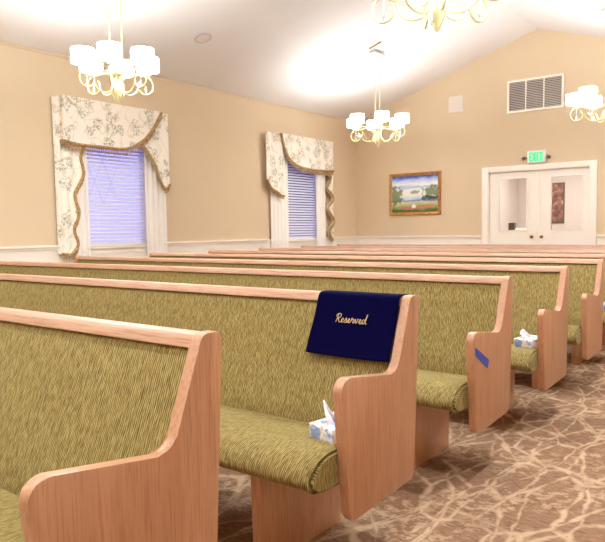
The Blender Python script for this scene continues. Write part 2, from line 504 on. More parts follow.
struct(boxes('trim_4', [(XL, -3.81, YB - 0.008, YB, 0, 0.845), (-1.71, XR, YB - 0.008, YB, 0, 0.845)], 'white_trim'))
struct(boxes('baseboard_back', [(XL + .03, -3.81, YB - 0.022, YB - 0.008, 0, 0.13), (-1.71, XR, YB - 0.022, YB - 0.008, 0, 0.13)], 'white_trim', bev=0.003))
# thin cornice bead where left wall and ceiling meet
struct(boxes('trim_5', [(XL, XL + 0.015, YF, YB, H - 0.03, H + 0.0)], 'wall'))

# windows: casing, sashes, diamond grille in the upper sash, glass
def window(n, y0, y1):
    f = boxes('window_%d' % n, [(XL - .10, XL - .04, y0, y0 + .045, WZ0, WZ1), (XL - .10, XL - .04, y1 - .045, y1, WZ0, WZ1), (XL - .10, XL - .04, y0, y1, WZ0, WZ0 + .05), (XL - .10, XL - .04, y0, y1, WZ1 - .05, WZ1)], 'white_trim')
    struct(f)
    boxes('window_casing', [(XL, XL + .02, y0 - .07, y0 + .005, .80, WZ1 + .07), (XL, XL + .02, y1 - .005, y1 + .07, .80, WZ1 + .07), (XL, XL + .02, y0, y1, WZ1 - .005, WZ1 + .07)], 'white_trim', f)
    boxes('window_sill', [(XL - .1, XL + .045, y0 - .07, y1 + .07, WZ0 - .025, WZ0 + .002), (XL, XL + .018, y0 - .07, y1 + .07, .80, WZ0 - .025)], 'white_trim', f)
    boxes('window_pane', [(XL - .075, XL - .071, y0 + .04, y1 - .04, WZ0 + .04, WZ1 - .04)], 'glass', f)
    return f
window(1, *WIN[0]); window(2, *WIN[1])

# blinds
def blinds(y0, y1, label):
    t = thing('window_blind', label, 'blind', (XL, (y0 + y1) / 2, WZ0), 0, 'white slatted window blinds')
    hw = (y1 - y0) / 2
    bm = bmesh.new()
    z = 0.055; tilt = math.radians(48)
    while z < WZ1 - WZ0 - .05:
        c, s = math.cos(tilt) * .0245, math.sin(tilt) * .0245
        P = []
        for kx in (-1, -.33, .33, 1):
            P.append((-.03 + kx * c, z - kx * s + .003 * (1 - kx * kx)))
        top = [[bm.verts.new((px, yy, pz + .0012)) for px, pz in P] for yy in (-hw, hw)]
        bot = [[bm.verts.new((px, yy, pz - .0012)) for px, pz in P] for yy in (-hw, hw)]
        for q in range(3):
            bm.faces.new((top[0][q], top[0][q + 1], top[1][q + 1], top[1][q])); bm.faces.new((bot[0][q], bot[1][q], bot[1][q + 1], bot[0][q + 1]))
        z += 0.050
    finish('slats', bm, 'slat', t)
    boxes('bottom_rail', [(-.05, -.012, -hw, hw, .008, .03)], 'white_trim', t, 0.003)
    boxes('head_rail', [(-.06, -.005, -hw, hw, WZ1 - WZ0 - .05, WZ1 - WZ0 - .002)], 'white_trim', t)
    bm = bmesh.new()
    for yy in (-hw * .6, hw * .6):
        tube(bm, [(-.004, yy, .02), (-.004, yy, WZ1 - WZ0 - .03)], 0.0015, 4)
    finish('lift_cord', bm, 'white_trim', t)
blinds(5.32, 6.37, 'white slatted blind in the left window, under the valance that sweeps up to the right')
blinds(9.71, 10.72, 'white slatted blind in the window nearer the back wall corner')

# diamond lattice on the upper part of the first window, room side of the blind
bm = bmesh.new()
ya, yb, za, zb, st = 5.36, 5.86, 1.50, 2.42, 0.27
for i in range(-8, 10):
    for sg in (1, -1):
        pts = [(XL - .003, ya + i * st + sg * (zz - za) * 0.46, zz) for zz in [za + (zb - za) * q / 60 for q in range(61)]]
        pts = [p for p in pts if ya <= p[1] <= yb]
        if len(pts) > 3: tube(bm, [pts[0], pts[-1]], 0.0035, 5)
tag(finish('window_lattice', bm, 'lattice'), 'thin diamond lattice over the upper part of the left window blind', 'lattice')

# ------------------------------------------------------------------ curtains
def sheet_x(name, ytop, cols, mat, parent, xbase, amp, waves, thick=0.004, rows=10):
    """cloth hanging in a vertical plane x=xbase; cols: list of (y,ztop,zbot)"""
    bm = bmesh.new()
    n = len(cols); grid = []
    for i, (y, zt, zb) in enumerate(cols):
        u = i / (n - 1); c = []
        for j in range(rows + 1):
            t_ = j / rows; z = zt + (zb - zt) * t_
            x = xbase + amp * (0.55 + 0.45 * t_) * math.sin(2 * PI * waves * u + 0.5 * t_)
            c.append((x, y, z))
        grid.append(c)
    F = [[bm.verts.new(p) for p in c] for c in grid]
    B = [[bm.verts.new((p[0] - thick, p[1], p[2])) for p in c] for c in grid]
    for i in range(n - 1):
        for j in range(rows):
            bm.faces.new((F[i][j], F[i + 1][j], F[i + 1][j + 1], F[i][j + 1]))
            bm.faces.new((B[i][j], B[i][j + 1], B[i + 1][j + 1], B[i + 1][j]))
    for i in range(n - 1):
        bm.faces.new((F[i][0], B[i][0], B[i + 1][0], F[i + 1][0])); bm.faces.new((F[i][-1], F[i + 1][-1], B[i + 1][-1], B[i][-1]))
    for j in range(rows):
        bm.faces.new((F[0][j], F[0][j + 1], B[0][j + 1], B[0][j])); bm.faces.new((F[-1][j], B[-1][j], B[-1][j + 1], F[-1][j + 1]))
    return finish(name, bm, mat, parent, smooth=True)
def fringe(path, parent, x, drop=0.055, band=0.030, step=0.017, down=True):
    """band that follows a (y,z) path, with strands hanging from it"""
    pts = smooth_pts([(0, y, z) for y, z in path], 8)
    bm = bmesh.new()
    L = [(x + 0.004 * math.sin(i * 1.3), p[1], p[2]) for i, p in enumerate(pts)]
    # band as an oval tube
    tube(bm, L, band * 0.5, 6)
    # strands
    acc = 0
    for a, b in zip(L, L[1:]):
        va, vb = Vector(a), Vector(b); d = (vb - va); ln = d.length
        q = 0.0
        while acc + (ln - q) >= step:
            q += step - acc; acc = 0
            p = va + d * (q / ln)
            dr = drop * random.uniform(.8, 1.1)
            tube(bm, [p, p + Vector((0.002, random.uniform(-.004, .004), -band * .4)), p + Vector((0.003, random.uniform(-.004, .004), -dr))], [0.003, 0.004, 0.006], 4)
        acc += ln - q
    return finish('fringe', bm, 'fringe', parent, smooth=True)
def interp(path, y):
    for (a, za), (b, zb) in zip(path, path[1:]):
        if min(a, b) <= y <= max(a, b) and a != b: return za + (zb - za) * (y - a) / (b - a)
    return path[-1][1] if abs(y - path[-1][0]) < abs(y - path[0][0]) else path[0][1]

def valance(y0, y1, path, label, returns):
    t = thing('valance', label, 'valance', (0, 0, 0))
    ZT = 2.86
    sp = [(p[0], p[1]) for p in smooth_pts([(y, z, 0) for y, z in path], 6)]
    cols = []
    n = 60
    for i in range(n + 1):
        y = y0 + (y1 - y0) * i / n
        cols.append((y, ZT, min(interp(sp, y), ZT - .004)))
    sheet_x('cloth', None, cols, 'floral', t, -6.50, 0.003, 2.5, 0.012)
    bb = [(XL + .002, -6.512, y0, y1, ZT - .02, ZT)]
    boxes('mounting_board', bb, 'floral', t)
    for ys in returns:
        a = ys if ys == y0 else ys - .012
        boxes('side_return', [(XL + .002, -6.513, a, a + .012, interp(sp, ys), ZT - .021)], 'floral', t)
    fringe(path, t, -6.497, 0.09, 0.040)
    zc = interp(sp, returns[0])
    boxes('return_trim', [(XL + .003, -6.50, returns[0] - .014, returns[0] + .014, zc - .05, zc + .018)], 'fringe', t, .004)
    return t
v1p = [(4.95, 2.28), (5.19, 2.25), (5.5, 2.25), (5.83, 2.25), (6.05, 2.30), (6.27, 2.43), (6.41, 2.58), (6.53, 2.75), (6.60, 2.85)]
v2p = [(9.43, 2.85), (9.47, 2.72), (9.53, 2.57), (9.65, 2.42), (9.85, 2.32), (10.13, 2.27), (10.63, 2.26), (11.10, 2.28)]
valance(4.95, 6.60, v1p, 'cream floral valance with tan fringe, sweeping up at its right end', [4.95])
valance(9.43, 11.10, v2p, 'cream floral valance with tan fringe, sweeping up at its left end', [11.10])
# floral side panels (long) and jabots (short)
def side_panel(outer, inner_path, zt, zb, label, waves=2.2):
    t = thing('curtain_panel', label, 'curtain', (0, 0, 0), 0, 'long floral curtain panels')
    sp = [(p[0], p[1]) for p in smooth_pts([(y, z, 0) for y, z in inner_path], 6)]
    bm = bmesh.new(); rows = 60; cn = 22
    def inner(z):
        for (ya, za), (yb, zb2) in zip(sp, sp[1:]):
            if min(za, zb2) <= z <= max(za, zb2) and za != zb2: return ya + (yb - ya) * (z - za) / (zb2 - za)
        return sp[0][0] if z > sp[0][1] else sp[-1][0]
    F = []; B = []
    for j in range(rows + 1):
        z = zt + (zb - zt) * j / rows; yi = inner(z)
        fr_, br_ = [], []
        for i in range(cn + 1):
            u = i / cn; y = outer + (yi - outer) * u
            x = -6.56 + 0.018 * math.sin(2 * PI * waves * u + 0.8) * (0.4 + 0.6 * min(1, j / 20)) - 0.060 * max(0, 1 - u / 0.16)
            fr_.append(bm.verts.new((x, y, z))); br_.append(bm.verts.new((x - .004, y, z)))
        F.append(fr_); B.append(br_)
    for j in range(rows):
        for i in range(cn):
            bm.faces.new((F[j][i], F[j][i + 1], F[j + 1][i + 1], F[j + 1][i])); bm.faces.new((B[j][i], B[j + 1][i], B[j + 1][i + 1], B[j][i + 1]))
        for i in (0, cn): bm.faces.new((F[j][i], F[j + 1][i], B[j + 1][i], B[j][i]))
    for j in (0, rows):
        for i in range(cn): bm.faces.new((F[j][i], F[j][i + 1], B[j][i + 1], B[j][i]))
    finish('cloth', bm, 'floral', t, smooth=True)
    return t
p1 = [(5.27, 2.24), (5.22, 2.08), (5.25, 1.86), (5.11, 1.60), (5.16, 1.35), (5.08, 1.14), (5.13, 0.95), (5.04, 0.82)]
t = side_panel(4.875, p1, 2.84, 0.82, 'long cream floral curtain panel with wavy tan fringe, left of the left window')
fringe(p1 + [(4.98, 0.81), (4.89, 0.82)], t, -6.535, 0.07, 0.045)
p2 = [(10.87, 2.26), (11.05, 2.13), (10.90, 1.93), (11.13, 1.74), (10.93, 1.53), (11.15, 1.27), (10.98, 1.08), (11.09, 0.87)]
t = side_panel(11.19, p2, 2.84, 0.85, 'long cream floral curtain panel with zigzag tan fringe, beside the back corner', 1.6)
fringe(p2, t, -6.53, 0.06, 0.05, 0.02)
def jabot(cols, path, label, waves):
    t = thing('jabot', label, 'curtain', (0, 0, 0), 0, 'short floral curtain tails')
    n = 24; y0, y1 = cols
    sp = [(p[0], p[1]) for p in smooth_pts([(y, z, 0) for y, z in path], 6)]
    C = [(y0 + (y1 - y0) * i / n, 2.85, interp(sp, y0 + (y1 - y0) * i / n)) for i in range(n + 1)]
    sheet_x('cloth', None, C, 'floral', t, -6.53, 0.010, waves)
    fringe(path, t, -6.517, 0.065, 0.042)
    return t
jabot((6.23, 6.74), [(6.23, 2.36), (6.36, 2.21), (6.47, 2.06), (6.55, 1.86), (6.65, 1.73), (6.74, 1.80)], 'short floral curtain tail with tan fringe, right side of the left window', 2.3)
jabot((9.02, 9.50), [(9.02, 2.0), (9.13, 1.86), (9.28, 1.80), (9.40, 1.74), (9.50, 1.72)], 'short floral curtain tail hanging left of the far window', 2.3)
def sheer(y0, y1, label, waves):
    n = 40
    C = [(y0 + (y1 - y0) * i / n, 2.62, 0.03) for i in range(n + 1)]
    o = sheet_x('sheer_curtain', None, C, 'sheer', None, -6.596, 0.014, waves, 0.003, 12)
    tag(o, label, 'curtain', 'white sheer curtains')
sheer(5.12, 5.36, 'white sheer curtain between the wavy floral panel and the left blind', 3)
sheer(6.33, 6.72, 'white sheer curtain right of the left window blind', 4)
sheer(9.20, 9.72, 'white sheer curtain left of the far window blind', 5)
sheer(10.62, 10.93, 'white sheer curtain between the far blind and the zigzag fringed panel', 3)

# ------------------------------------------------------------------ pews
PL, PT = 4.753, 0.0325
PANEL = fillet([(0.0615, 0.8606), (0.0, 0.8606), (-0.0948, 0.6124), (-0.4300, 0.660), (-0.380, 0.212), (0.0214, 0.226)],
               [0.015, 0.028, 0.05, 0.04, 0.028, 0.02], 7)
def make_pew():
    t = thing('church_pew', '', 'pew')
    for nm, x0 in (('end_panel', -PT), ('end_panel', -PL - PT)):
        bm = bmesh.new(); prism_x(bm, [(y, z) for y, z in PANEL], x0, x0 + PT, 0.0035)
        finish(nm, bm, 'oak', t, smooth=True)
    # top rail
    bm = bmesh.new()
    prism_x(bm, fillet([(0.052, 0.8575), (0.002, 0.8575), (-0.008, 0.826), (0.052, 0.826)], [0.010, 0.010, 0.002, 0.004], 4), -PL, -PT - 0.0002)
    finish('top_rail', bm, 'oak_rail_sheen', t, smooth=True)
    # upholstered back
    prof = [(0.046, 0.826), (0.010, 0.826), (0.000, 0.815), (-0.036, 0.72), (-0.084, 0.60), (-0.132, 0.48), (-0.158, 0.415), (-0.150, 0.36), (-0.09, 0.32), (0.046, 0.30)]
    bm = bmesh.new(); prism_x(bm, prof, -PL, -PT - 0.0002)
    finish('backrest', bm, 'olive_fabric', t, smooth=True)
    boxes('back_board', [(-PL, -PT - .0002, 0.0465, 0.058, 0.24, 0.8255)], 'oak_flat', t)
    # seat cushion
    sp = [(-.148, .408), (-.22, .417), (-.34, .430), (-.42, .432), (-.48, .420), (-.520, .392), (-.535, .366), (-.520, .343), (-.475, .331), (-.40, .328), (-.20, .328), (-.10, .328), (-.096, .35), (-.120, .39)]
    sp = [(p[0], p[1]) for p in smooth_pts([(a, b, 0) for a, b in sp], 4, True)]
    bm = bmesh.new(); prism_x(bm, sp, -PL + .012, -PT - .014, 0.006, 3)
    c = finish('seat_cushion', bm, 'olive_fabric', t, smooth=True)
    cyy = sum(p[0] for p in sp) / len(sp); czz = sum(p[1] for p in sp) / len(sp)
    for xa, xb, xp in ((-PT - .0155, -PT - .001, -PT - .0135), (-PL + .001, -PL + .0155, -PL + .0135)):
        bm = bmesh.new(); tube(bm, [(xp, y, z) for y, z in sp], 0.0048, 6, closed=True)
        finish('piping', bm, 'olive_fabric', c, smooth=True)
        inner = []
        for y, z in sp:
            d = Vector((y - cyy, z - czz)); L = d.length; d *= max(0, (L - .011)) / L
            inner.append((cyy + d.x, czz + d.y))
        bm = bmesh.new(); prism_x(bm, inner, xa, xb, 0.006, 3)
        finish('end_cap', bm, 'olive_fabric_end', c, smooth=True)
    # pedestals
    for x in (-0.335, -2.39, -PL + 0.27):
        bm = bmesh.new()
        prism_x(bm, fillet([(-0.445, 0.0), (-0.455, 0.330), (0.010, 0.330), (0.0, 0.0)], [0.002, 0.0, 0.0, 0.002], 2), x, x + 0.04, 0.002)
        finish('pedestal', bm, 'oak', t, smooth=True)
    return t
# oak with lengthwise grain, painted paler to stand for ceiling gloss on the rails
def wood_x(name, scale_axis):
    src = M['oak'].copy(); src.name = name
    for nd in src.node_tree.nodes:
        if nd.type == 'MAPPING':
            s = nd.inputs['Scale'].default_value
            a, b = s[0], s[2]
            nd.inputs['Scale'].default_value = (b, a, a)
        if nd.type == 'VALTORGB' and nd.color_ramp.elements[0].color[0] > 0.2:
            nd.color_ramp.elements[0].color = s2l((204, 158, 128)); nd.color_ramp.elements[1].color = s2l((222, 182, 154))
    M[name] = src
wood_x('oak_rail_sheen', 0); M['oak_flat'] = M['oak_rail_sheen']
PY = [1.017, 1.973, 2.98, 3.892, 4.854, 5.798, 6.748, 7.708, 8.66]
PR = [-0.0157, -0.0005, 0.0081, -0.0029, -0.0027, 0, 0, 0, 0]
PX = [0.001, 0.0188, -0.0019, 0.0106, -0.0078, 0, 0, 0, 0]
PLAB = ['nearest oak and olive pew, filling the lower left corner',
        'oak and olive pew with the navy cloth draped over its back',
        'oak and olive pew with blue tape stuck on its end panel',
        'oak and olive pew just behind the pew with blue tape',
        'oak and olive pew whose end panel touches the right edge, second behind the taped one',
        'fifth oak and olive pew from the back wall doors',
        'third pew counting back from the one with the blue tape on, two pews short of the last'
        , 'last but one oak and olive pew before the back wall doors',
        'last oak and olive pew, farthest back and nearest the white doors']
PLAB[5] = 'oak and olive pew, fourth from the back doors, long rail and little fabric showing'
PLAB[6] = 'oak and olive pew, third from the back doors'
pew0 = make_pew()
pews = []
for i in range(9):
    o = pew0 if i == 0 else dup(pew0)
    o.location = (PX[i], PY[i], 0); o.rotation_euler = (0, 0, PR[i])
    o['label'] = PLAB[i]; o['category'] = 'pew'; o['group'] = 'rows of upholstered church pews'
    pews.append(o)

# ------------------------------------------------------------------ reserved cloth on the second pew
def cloth():
    t = thing('reserved_cloth', 'navy velvet cloth reading Reserved in gold script, draped over a pew back', 'cloth', (PX[1], PY[1], 0), PR[1])
    x0, x1 = -0.370, -0.0345
    # drape profile (y,z) from behind, over the rail, down the front
    pr = [(0.068, 0.66), (0.067, 0.80), (0.065, 0.848), (0.054, 0.8595), (0.02, 0.8605), (-0.004, 0.859), (-0.016, 0.848), (-0.026, 0.818), (-0.046, 0.760), (-0.072, 0.700), (-0.094, 0.648)]
    P = smooth_pts([(0, a, b) for a, b in pr], 5)
    n = 24; bm = bmesh.new(); F = []; B = []
    for i in range(n + 1):
        u = i / n; x = x0 + (x1 - x0) * u; fr_, br_ = [], []
        for j, p in enumerate(P):
            s = max(0, (j - 30) / 20)
            wob = 0.0016 * math.sin(u * 9 + 1) * s
            xx = x - 0.012 * s * (1 - u) * 0.6 + 0.0 * s
            zz = p.z - (0.004 * math.sin(u * 3)) * s
            fr_.append(bm.verts.new((xx, p.y - wob, zz)))
        F.append(fr_)
    for i in range(n):
        for j in range(len(P) - 1): bm.faces.new((F[i][j], F[i + 1][j], F[i + 1][j + 1], F[i][j + 1]))
    me = finish('cloth_sheet', bm, 'velvet', t, smooth=True)
    md = me.modifiers.new('thick', 'SOLIDIFY'); md.thickness = 0.0022; md.offset = 0
    # lettering: hand-written strokes, unit = x height 1
    S = []
    S.append([(0.15, -0.05), (0.45, 0.9), (0.75, 2.0)])                                         # R stem
    S.append([(0.15, 1.35), (0.35, 1.9), (0.95, 2.2), (1.45, 1.95), (1.35, 1.35), (0.75, 1.05), (0.55, 1.1), (0.85, 0.8), (1.05, 0.15), (1.35, 0.0), (1.7, 0.2)])
    S.append([(1.7, 0.2), (2.15, 0.6), (2.25, 0.95), (1.95, 1.0), (1.8, 0.5), (2.0, 0.02), (2.4, 0.1), (2.75, 0.5)])  # e
    S.append([(2.75, 0.5), (3.05, 1.15), (3.2, 0.7), (3.15, 0.1), (2.8, 0.0), (3.1, 0.0), (3.6, 0.2)])               # s
    S.append([(3.6, 0.2), (4.0, 0.6), (4.1, 0.95), (3.8, 1.0), (3.65, 0.5), (3.85, 0.02), (4.25, 0.1), (4.55, 0.5)])  # e
    S.append([(4.55, 0.5), (4.72, 1.25), (4.82, 0.98), (5.15, 1.0), (5.12, 0.4), (5.22, 0.0), (5.5, 0.3)])              # r
    S.append([(5.5, 0.3), (5.68, 1.05), (5.85, 0.5), (6.02, 0.0), (6.25, 0.5), (6.42, 1.1), (6.62, 0.95)])              # v
    S.append([(6.62, 0.35), (7.1, 0.5), (7.3, 0.85), (7.05, 1.05), (6.85, 0.5), (7.05, 0.0), (7.4, 0.08), (7.7, 0.4)])   # e
    S.append([(8.35, 0.85), (8.0, 1.05), (7.7, 0.6), (7.8, 0.05), (8.2, 0.15), (8.5, 0.9), (8.8, 2.1), (8.95, 2.3), (8.75, 1.5), (8.55, 0.5), (8.65, 0.02), (8.95, 0.15)])  # d
    bm = bmesh.new()
    def surf(z):
        for a, b in zip(P, P[1:]):
            if b.y < 0 and b.z <= z <= a.z: return a.y + (b.y - a.y) * (z - a.z) / (b.z - a.z)
        return -0.03
    sx = 0.131 / 9.0; sz = 0.0135; X0, Z0 = -0.277, 0.760
    for st in S:
        pts = []
        for p in smooth_pts([(a, 0, b) for a, b in st], 5):
            z = Z0 + p.z * sz; pts.append((X0 + p.x * sx, surf(z) - 0.0022, z))
        tube(bm, pts, 0.0014, 5)
    finish('lettering', bm, 'gold_thread', t, smooth=True)['label'] = 'gold script lettering reading Reserved'
cloth()

# ------------------------------------------------------------------ blue tape strip
c_, s_ = math.cos(PR[2]), math.sin(PR[2])
bm = bmesh.new()
prof = [(-0.404, 0.592), (-0.246, 0.513), (-0.262, 0.478), (-0.402, 0.556)]
prism_x(bm, prof, 0.0002, 0.0012)
o = finish('tape_strip', bm, 'tape', None)
o.location = (PX[2], PY[2], 0); o.rotation_euler = (0, 0, PR[2])
tag(o, 'strip of blue painters tape slanting across a pew end panel', 'tape')

# ------------------------------------------------------------------ tissue boxes
def tissue(px, label, x, y, rz, peak):
    t = thing('tissue_box', label, 'tissue box', (PX[px] + x, PY[px] + y, 0.4285), rz, 'tissue boxes on the pew seats')
    t.rotation_euler = (math.radians(3.5), 0, rz)
    w_, l_, h_ = 0.057, 0.068, 0.050
    bm = bmesh.new(); box(bm, -w_, w_, -l_, l_, 0, h_, 0.003); finish('carton', bm, 'tissue_box', t, smooth=True)
    # rumpled tissue coming out of the slot
    bm = bmesh.new(); n = 12
    g = []
    for i in range(n + 1):
        u = i / n; row = []
        for j in range(7):
            v_ = j / 6
            sp_ = 0.035 * (1 - 0.45 * v_)
            yy = (u - .5) * 2 * (.04 - .015 * v_) + peak[0] * v_
            xx = .016 * math.sin(u * 9 + v_ * 2) * (1 - v_ * .3) + peak[1] * v_
            zz = h_ - .001 + (peak[2] * v_) * (0.35 + 0.65 * math.exp(-((u - peak[3]) / .22) ** 2))
            row.append(bm.verts.new((xx, yy, zz)))
        g.append(row)
    for i in range(n):
        for j in range(6): bm.faces.new((g[i][j], g[i + 1][j], g[i + 1][j + 1], g[i][j + 1]))
    o = finish('tissue', bm, 'tissue', t, smooth=True)
    md = o.modifiers.new('thick', 'SOLIDIFY'); md.thickness = 0.0015
tissue(1, 'blue and white tissue box on the seat of the pew with the navy cloth', -0.118, -0.275, -0.28, (-0.02, -0.012, 0.075, 0.3))
tissue(3, 'blue and white tissue box on the seat of the pew behind the taped one', -0.115, -0.275, -0.32, (-0.02, -0.03, 0.05, 0.5))
tissue(5, 'tissue box cut off by the right edge of the photo', -0.10, -0.215, 0.1, (0, 0, 0.045, 0.5))

# ------------------------------------------------------------------ chandeliers
def chandelier(label, cx, cy, zfin, R, phase, lean=1.0):
    t = thing('chandelier', label, 'chandelier', (cx, cy, zfin), 0, 'white shaded chandeliers')
    cz = ceil_z(cx) - zfin
    # hub
    bm = bmesh.new()
    lathe(bm, [(0, .25), (.018, .255), (.03, .27), (.055, .285), (.060, .297), (.03, .31), (.018, .33), (.018, .38), (.028, .40), (.018, .42), (.012, .50), (.024, .53), (.012, .56), (0, .60)])
    finish('hub', bm, 'lamp_metal', t, smooth=True)
    bm = bmesh.new()
    lathe(bm, [(0, 0), (.010, .02), (.030, .09), (.036, .14), (.022, .20), (.012, .22), (.02, .24), (0, .252)], k=8)
    finish('finial', bm, 'crystal_gold', t)
    # two leaf scrolls hugging the finial
    for s in (0, 1, 2, 3):
        a = s * PI / 2 + .4
        bm = bmesh.new()
        pts = smooth_pts([(.015, 0, .26), (.055, 0, .21), (.062, 0, .15), (.038, 0, .07), (.004, 0, .0)], 5)
        pts = [(p.x * math.cos(a), p.x * math.sin(a), p.z) for p in pts]
        tube(bm, pts, 0.006, 5); finish('finial_leaf', bm, 'lamp_metal', t, smooth=True)
    # rods and canopy
    for dy in (-.075, .075):
        bm = bmesh.new(); tube(bm, [(0, dy, .345), (0, dy, cz - .05)], 0.006, 6); finish('rod', bm, 'lamp_metal', t, smooth=True)
    boxes('rod_yoke', [(-.01, .01, -.085, .085, .335, .352)], 'lamp_metal', t, 0.002)
    sl = SL if cx < AX else -SL
    cn = boxes('canopy', [(-.065, .065, -.17, .17, -.028, -.001), (-.03, .03, -.1, .1, -.001, .03)], 'grey_plate', t, 0.003)
    cn.location = (0, 0, cz - .025)
    # arms with scroll, crystal, cup, shade, bulb
    for i in range(6):
        a = phase + i * PI / 3
        ca, sa = math.cos(a), math.sin(a)
        def P(r, z): return (r * ca, r * sa, z)
        cr = 0.095 if i % 2 == 0 else 0.105
        path = [(.03, .290), (.10, .318), (.20, .318), (R - .05, .312)]
        c0 = (R - .04, .312 - cr)
        for q in range(0, 12):
            th = PI / 2 - 2 * PI * q / 12.5
            rr = cr * (1 - 0.035 * q)
            path.append((c0[0] + rr * math.cos(th), c0[1] + rr * math.sin(th)))
        pts = smooth_pts([P(r, z) for r, z in path], 3)
        bm = bmesh.new(); tube(bm, pts, 0.0085, 6); arm = finish('arm', bm, 'lamp_metal', t, smooth=True)
        # lower bowl scroll from hub
        path = [(.04, .27), (.05, .18), (.10, .115), (.19, .105), (.27, .15), (.30, .23)]
        pts = smooth_pts([P(r * R / .43, z) for r, z in path], 4)
        bm = bmesh.new(); tube(bm, pts, 0.0065, 6); finish('lower_scroll', bm, 'lamp_metal', arm, smooth=True)
        # crystal drop in the scroll
        bm = bmesh.new(); lathe(bm, [(0, .13), (.010, .16), (.012, .175), (.004, .22), (.002, .30)], P(R - .03, 0)[0], P(R - .03, 0)[1], 6)
        finish('crystal_drop', bm, 'crystal', arm)
        # cup and stem
        bm = bmesh.new(); lathe(bm, [(0, .31), (.022, .316), (.026, .33), (.012, .345), (.010, .42), (0, .422)], P(R, 0)[0], P(R, 0)[1], 10)
        finish('lamp_cup', bm, 'lamp_metal', arm, smooth=True)
        # shade: open drum with wall thickness
        bm = bmesh.new()
        lathe(bm, [(.118, .365), (.114, .505), (.112, .505), (.116, .365), (.118, .365)], P(R, 0)[0], P(R, 0)[1], 28)
        finish('lamp_shade', bm, 'shade', arm, smooth=True)
        bm = bmesh.new()
        lathe(bm, [(.1195, .364), (.1190, .372), (.1155, .372), (.1160, .364), (.1195, .364)], P(R, 0)[0], P(R, 0)[1], 28)
        finish('shade_band', bm, 'shade_band', arm, smooth=True)
        ld = bpy.data.lights.new('bulb', 'POINT'); ld.energy = BULB_W; ld.color = LAMP_COL; ld.shadow_soft_size = 0.025
        lo = bpy.data.objects.new('bulb', ld); col.objects.link(lo); lo.parent = arm; lo.location = P(R, .45)
    return t
M['crystal_gold'] = M['lamp_metal']
chandelier('large chandelier hanging in front of the left window valance', -4.53, 4.30, 2.40, .335, math.radians(12))
chandelier('chandelier cut off by the top edge, only its lowest scrolls showing', -0.99, 4.30, 2.455, .43, math.radians(8))
chandelier('chandelier hanging left of the landscape painting, near the back corner', -4.64, 9.70, 2.47, .43, math.radians(10))
chandelier('chandelier cut off by the right edge, in front of the back gable', -1.14, 10.10, 2.48, .43, math.radians(8))
chandelier('added chandelier for fill light, unseen behind the viewer on the window side', -4.55, -1.10, 2.44, .43, 0.2)  # this pair is added out of view to brighten the near pews
chandelier('added chandelier for fill light, unseen behind the viewer on the aisle side', -1.05, -1.10, 2.44, .43, 0.2)
def downlight(x, y, label, wt=42):  # unseen lamps added overhead to brighten pews and aisle
    t = thing('fill_downlight', label, 'ceiling light', (x, y, ceil_z(x)), 0, 'added ceiling fill lights')
    t.rotation_euler = (0, (-1 if x < AX else 1) * math.atan(SL), 0)
    bm = bmesh.new(); lathe(bm, [(.11, -.001), (.11, -.008), (.085, -.012), (.082, -.002)], k=24); finish('trim_ring', bm, 'grey_plate', t, smooth=True)
    bm = bmesh.new(); lathe(bm, [(.081, -.003), (.05, -.006), (0, -.007)], k=24); finish('lens', bm, 'fill_lens', t, smooth=True)
    ld = bpy.data.lights.new('downlight', 'AREA'); ld.shape = 'DISK'; ld.size = .15; ld.energy = wt; ld.color = LAMP_COL
    lo = bpy.data.objects.new('fill_lamp', ld); col.objects.link(lo); lo.parent = t; lo.location = (0, 0, -.03)
downlight(.6, .7, 'added unseen fill downlight over the aisle, overhead of the viewer')
downlight(.6, 3.2, 'added unseen fill downlight over the aisle beside the taped pew')
downlight(-2.8 + .3, .7, 'added unseen fill downlight over the nearest pew')
downlight(2.2, 6.0, 'added unseen fill downlight by the right wall farther up the aisle')
# brass slot plate on the ceiling above the far left chandelier's canopy
o = boxes('brass_ceiling_bar', [(-.12, .12, -.015, .015, -.02, -.001)], 'brass', None, .003)
o.location = (-4.52, 9.43, ceil_z(-4.52) - .001); o.rotation_euler = (0, -math.atan(SL), 0)
tag(o, 'thin brass bar on the ceiling just above a chandelier canopy', 'ceiling bar')

# ------------------------------------------------------------------ back wall fittings
# doors
def door(n, x0, x1, gx0, gx1, knob_x, label):
    z0, z1 = 0.01, DZ - .015
    gz0, gz1 = 1.02, 1.99
    y0, y1 = YB + .045, YB + .09
    o = struct(boxes('door_%d' % n, [(x0, gx0, y0, y1, z0, z1), (gx1, x1, y0, y1, z0, z1), (gx0, gx1, y0, y1, z0, gz0), (gx0, gx1, y0, y1, gz1, z1)], 'door_paint'))
    boxes('glass_bead', [(gx0 - .02, gx0, y0 - .01, y0, gz0 - .02, gz1 + .02), (gx1, gx1 + .02, y0 - .01, y0, gz0 - .02, gz1 + .02), (gx0, gx1, y0 - .01, y0, gz0 - .02, gz0), (gx0, gx1, y0 - .01, y0, gz1, gz1 + .02)], 'door_paint', o)
    boxes('glass_pane', [(gx0, gx1, YB + .065, YB + .071, gz0, gz1)], 'glass', o)
    bm = bmesh.new()
    pts = [(knob_x, y0 - .055, .905)]
    # round knob and rose, axis along y
    for cz_, prof in ((.905, [(0, -.062), (.02, -.058), (.028, -.045), (.022, -.03), (.010, -.022), (.010, -.008), (.026, -.006), (.028, 0), (0, 0)]),):
        rings = []
        for r, d in prof:
            rings.append([bm.verts.new((knob_x + r * math.cos(2 * PI * j / 12), y0 + d, cz_ + r * math.sin(2 * PI * j / 12))) for j in range(12)])
        for A, B in zip(rings, rings[1:]):
            for j in range(12): bm.faces.new((A[j], A[(j + 1) % 12], B[(j + 1) % 12], B[j]))
    bmesh.ops.remove_doubles(bm, verts=bm.verts, dist=1e-5)
    finish('door_handle', bm, 'brass', o, smooth=True)
    return o
MX = (DX0 + DX1) / 2
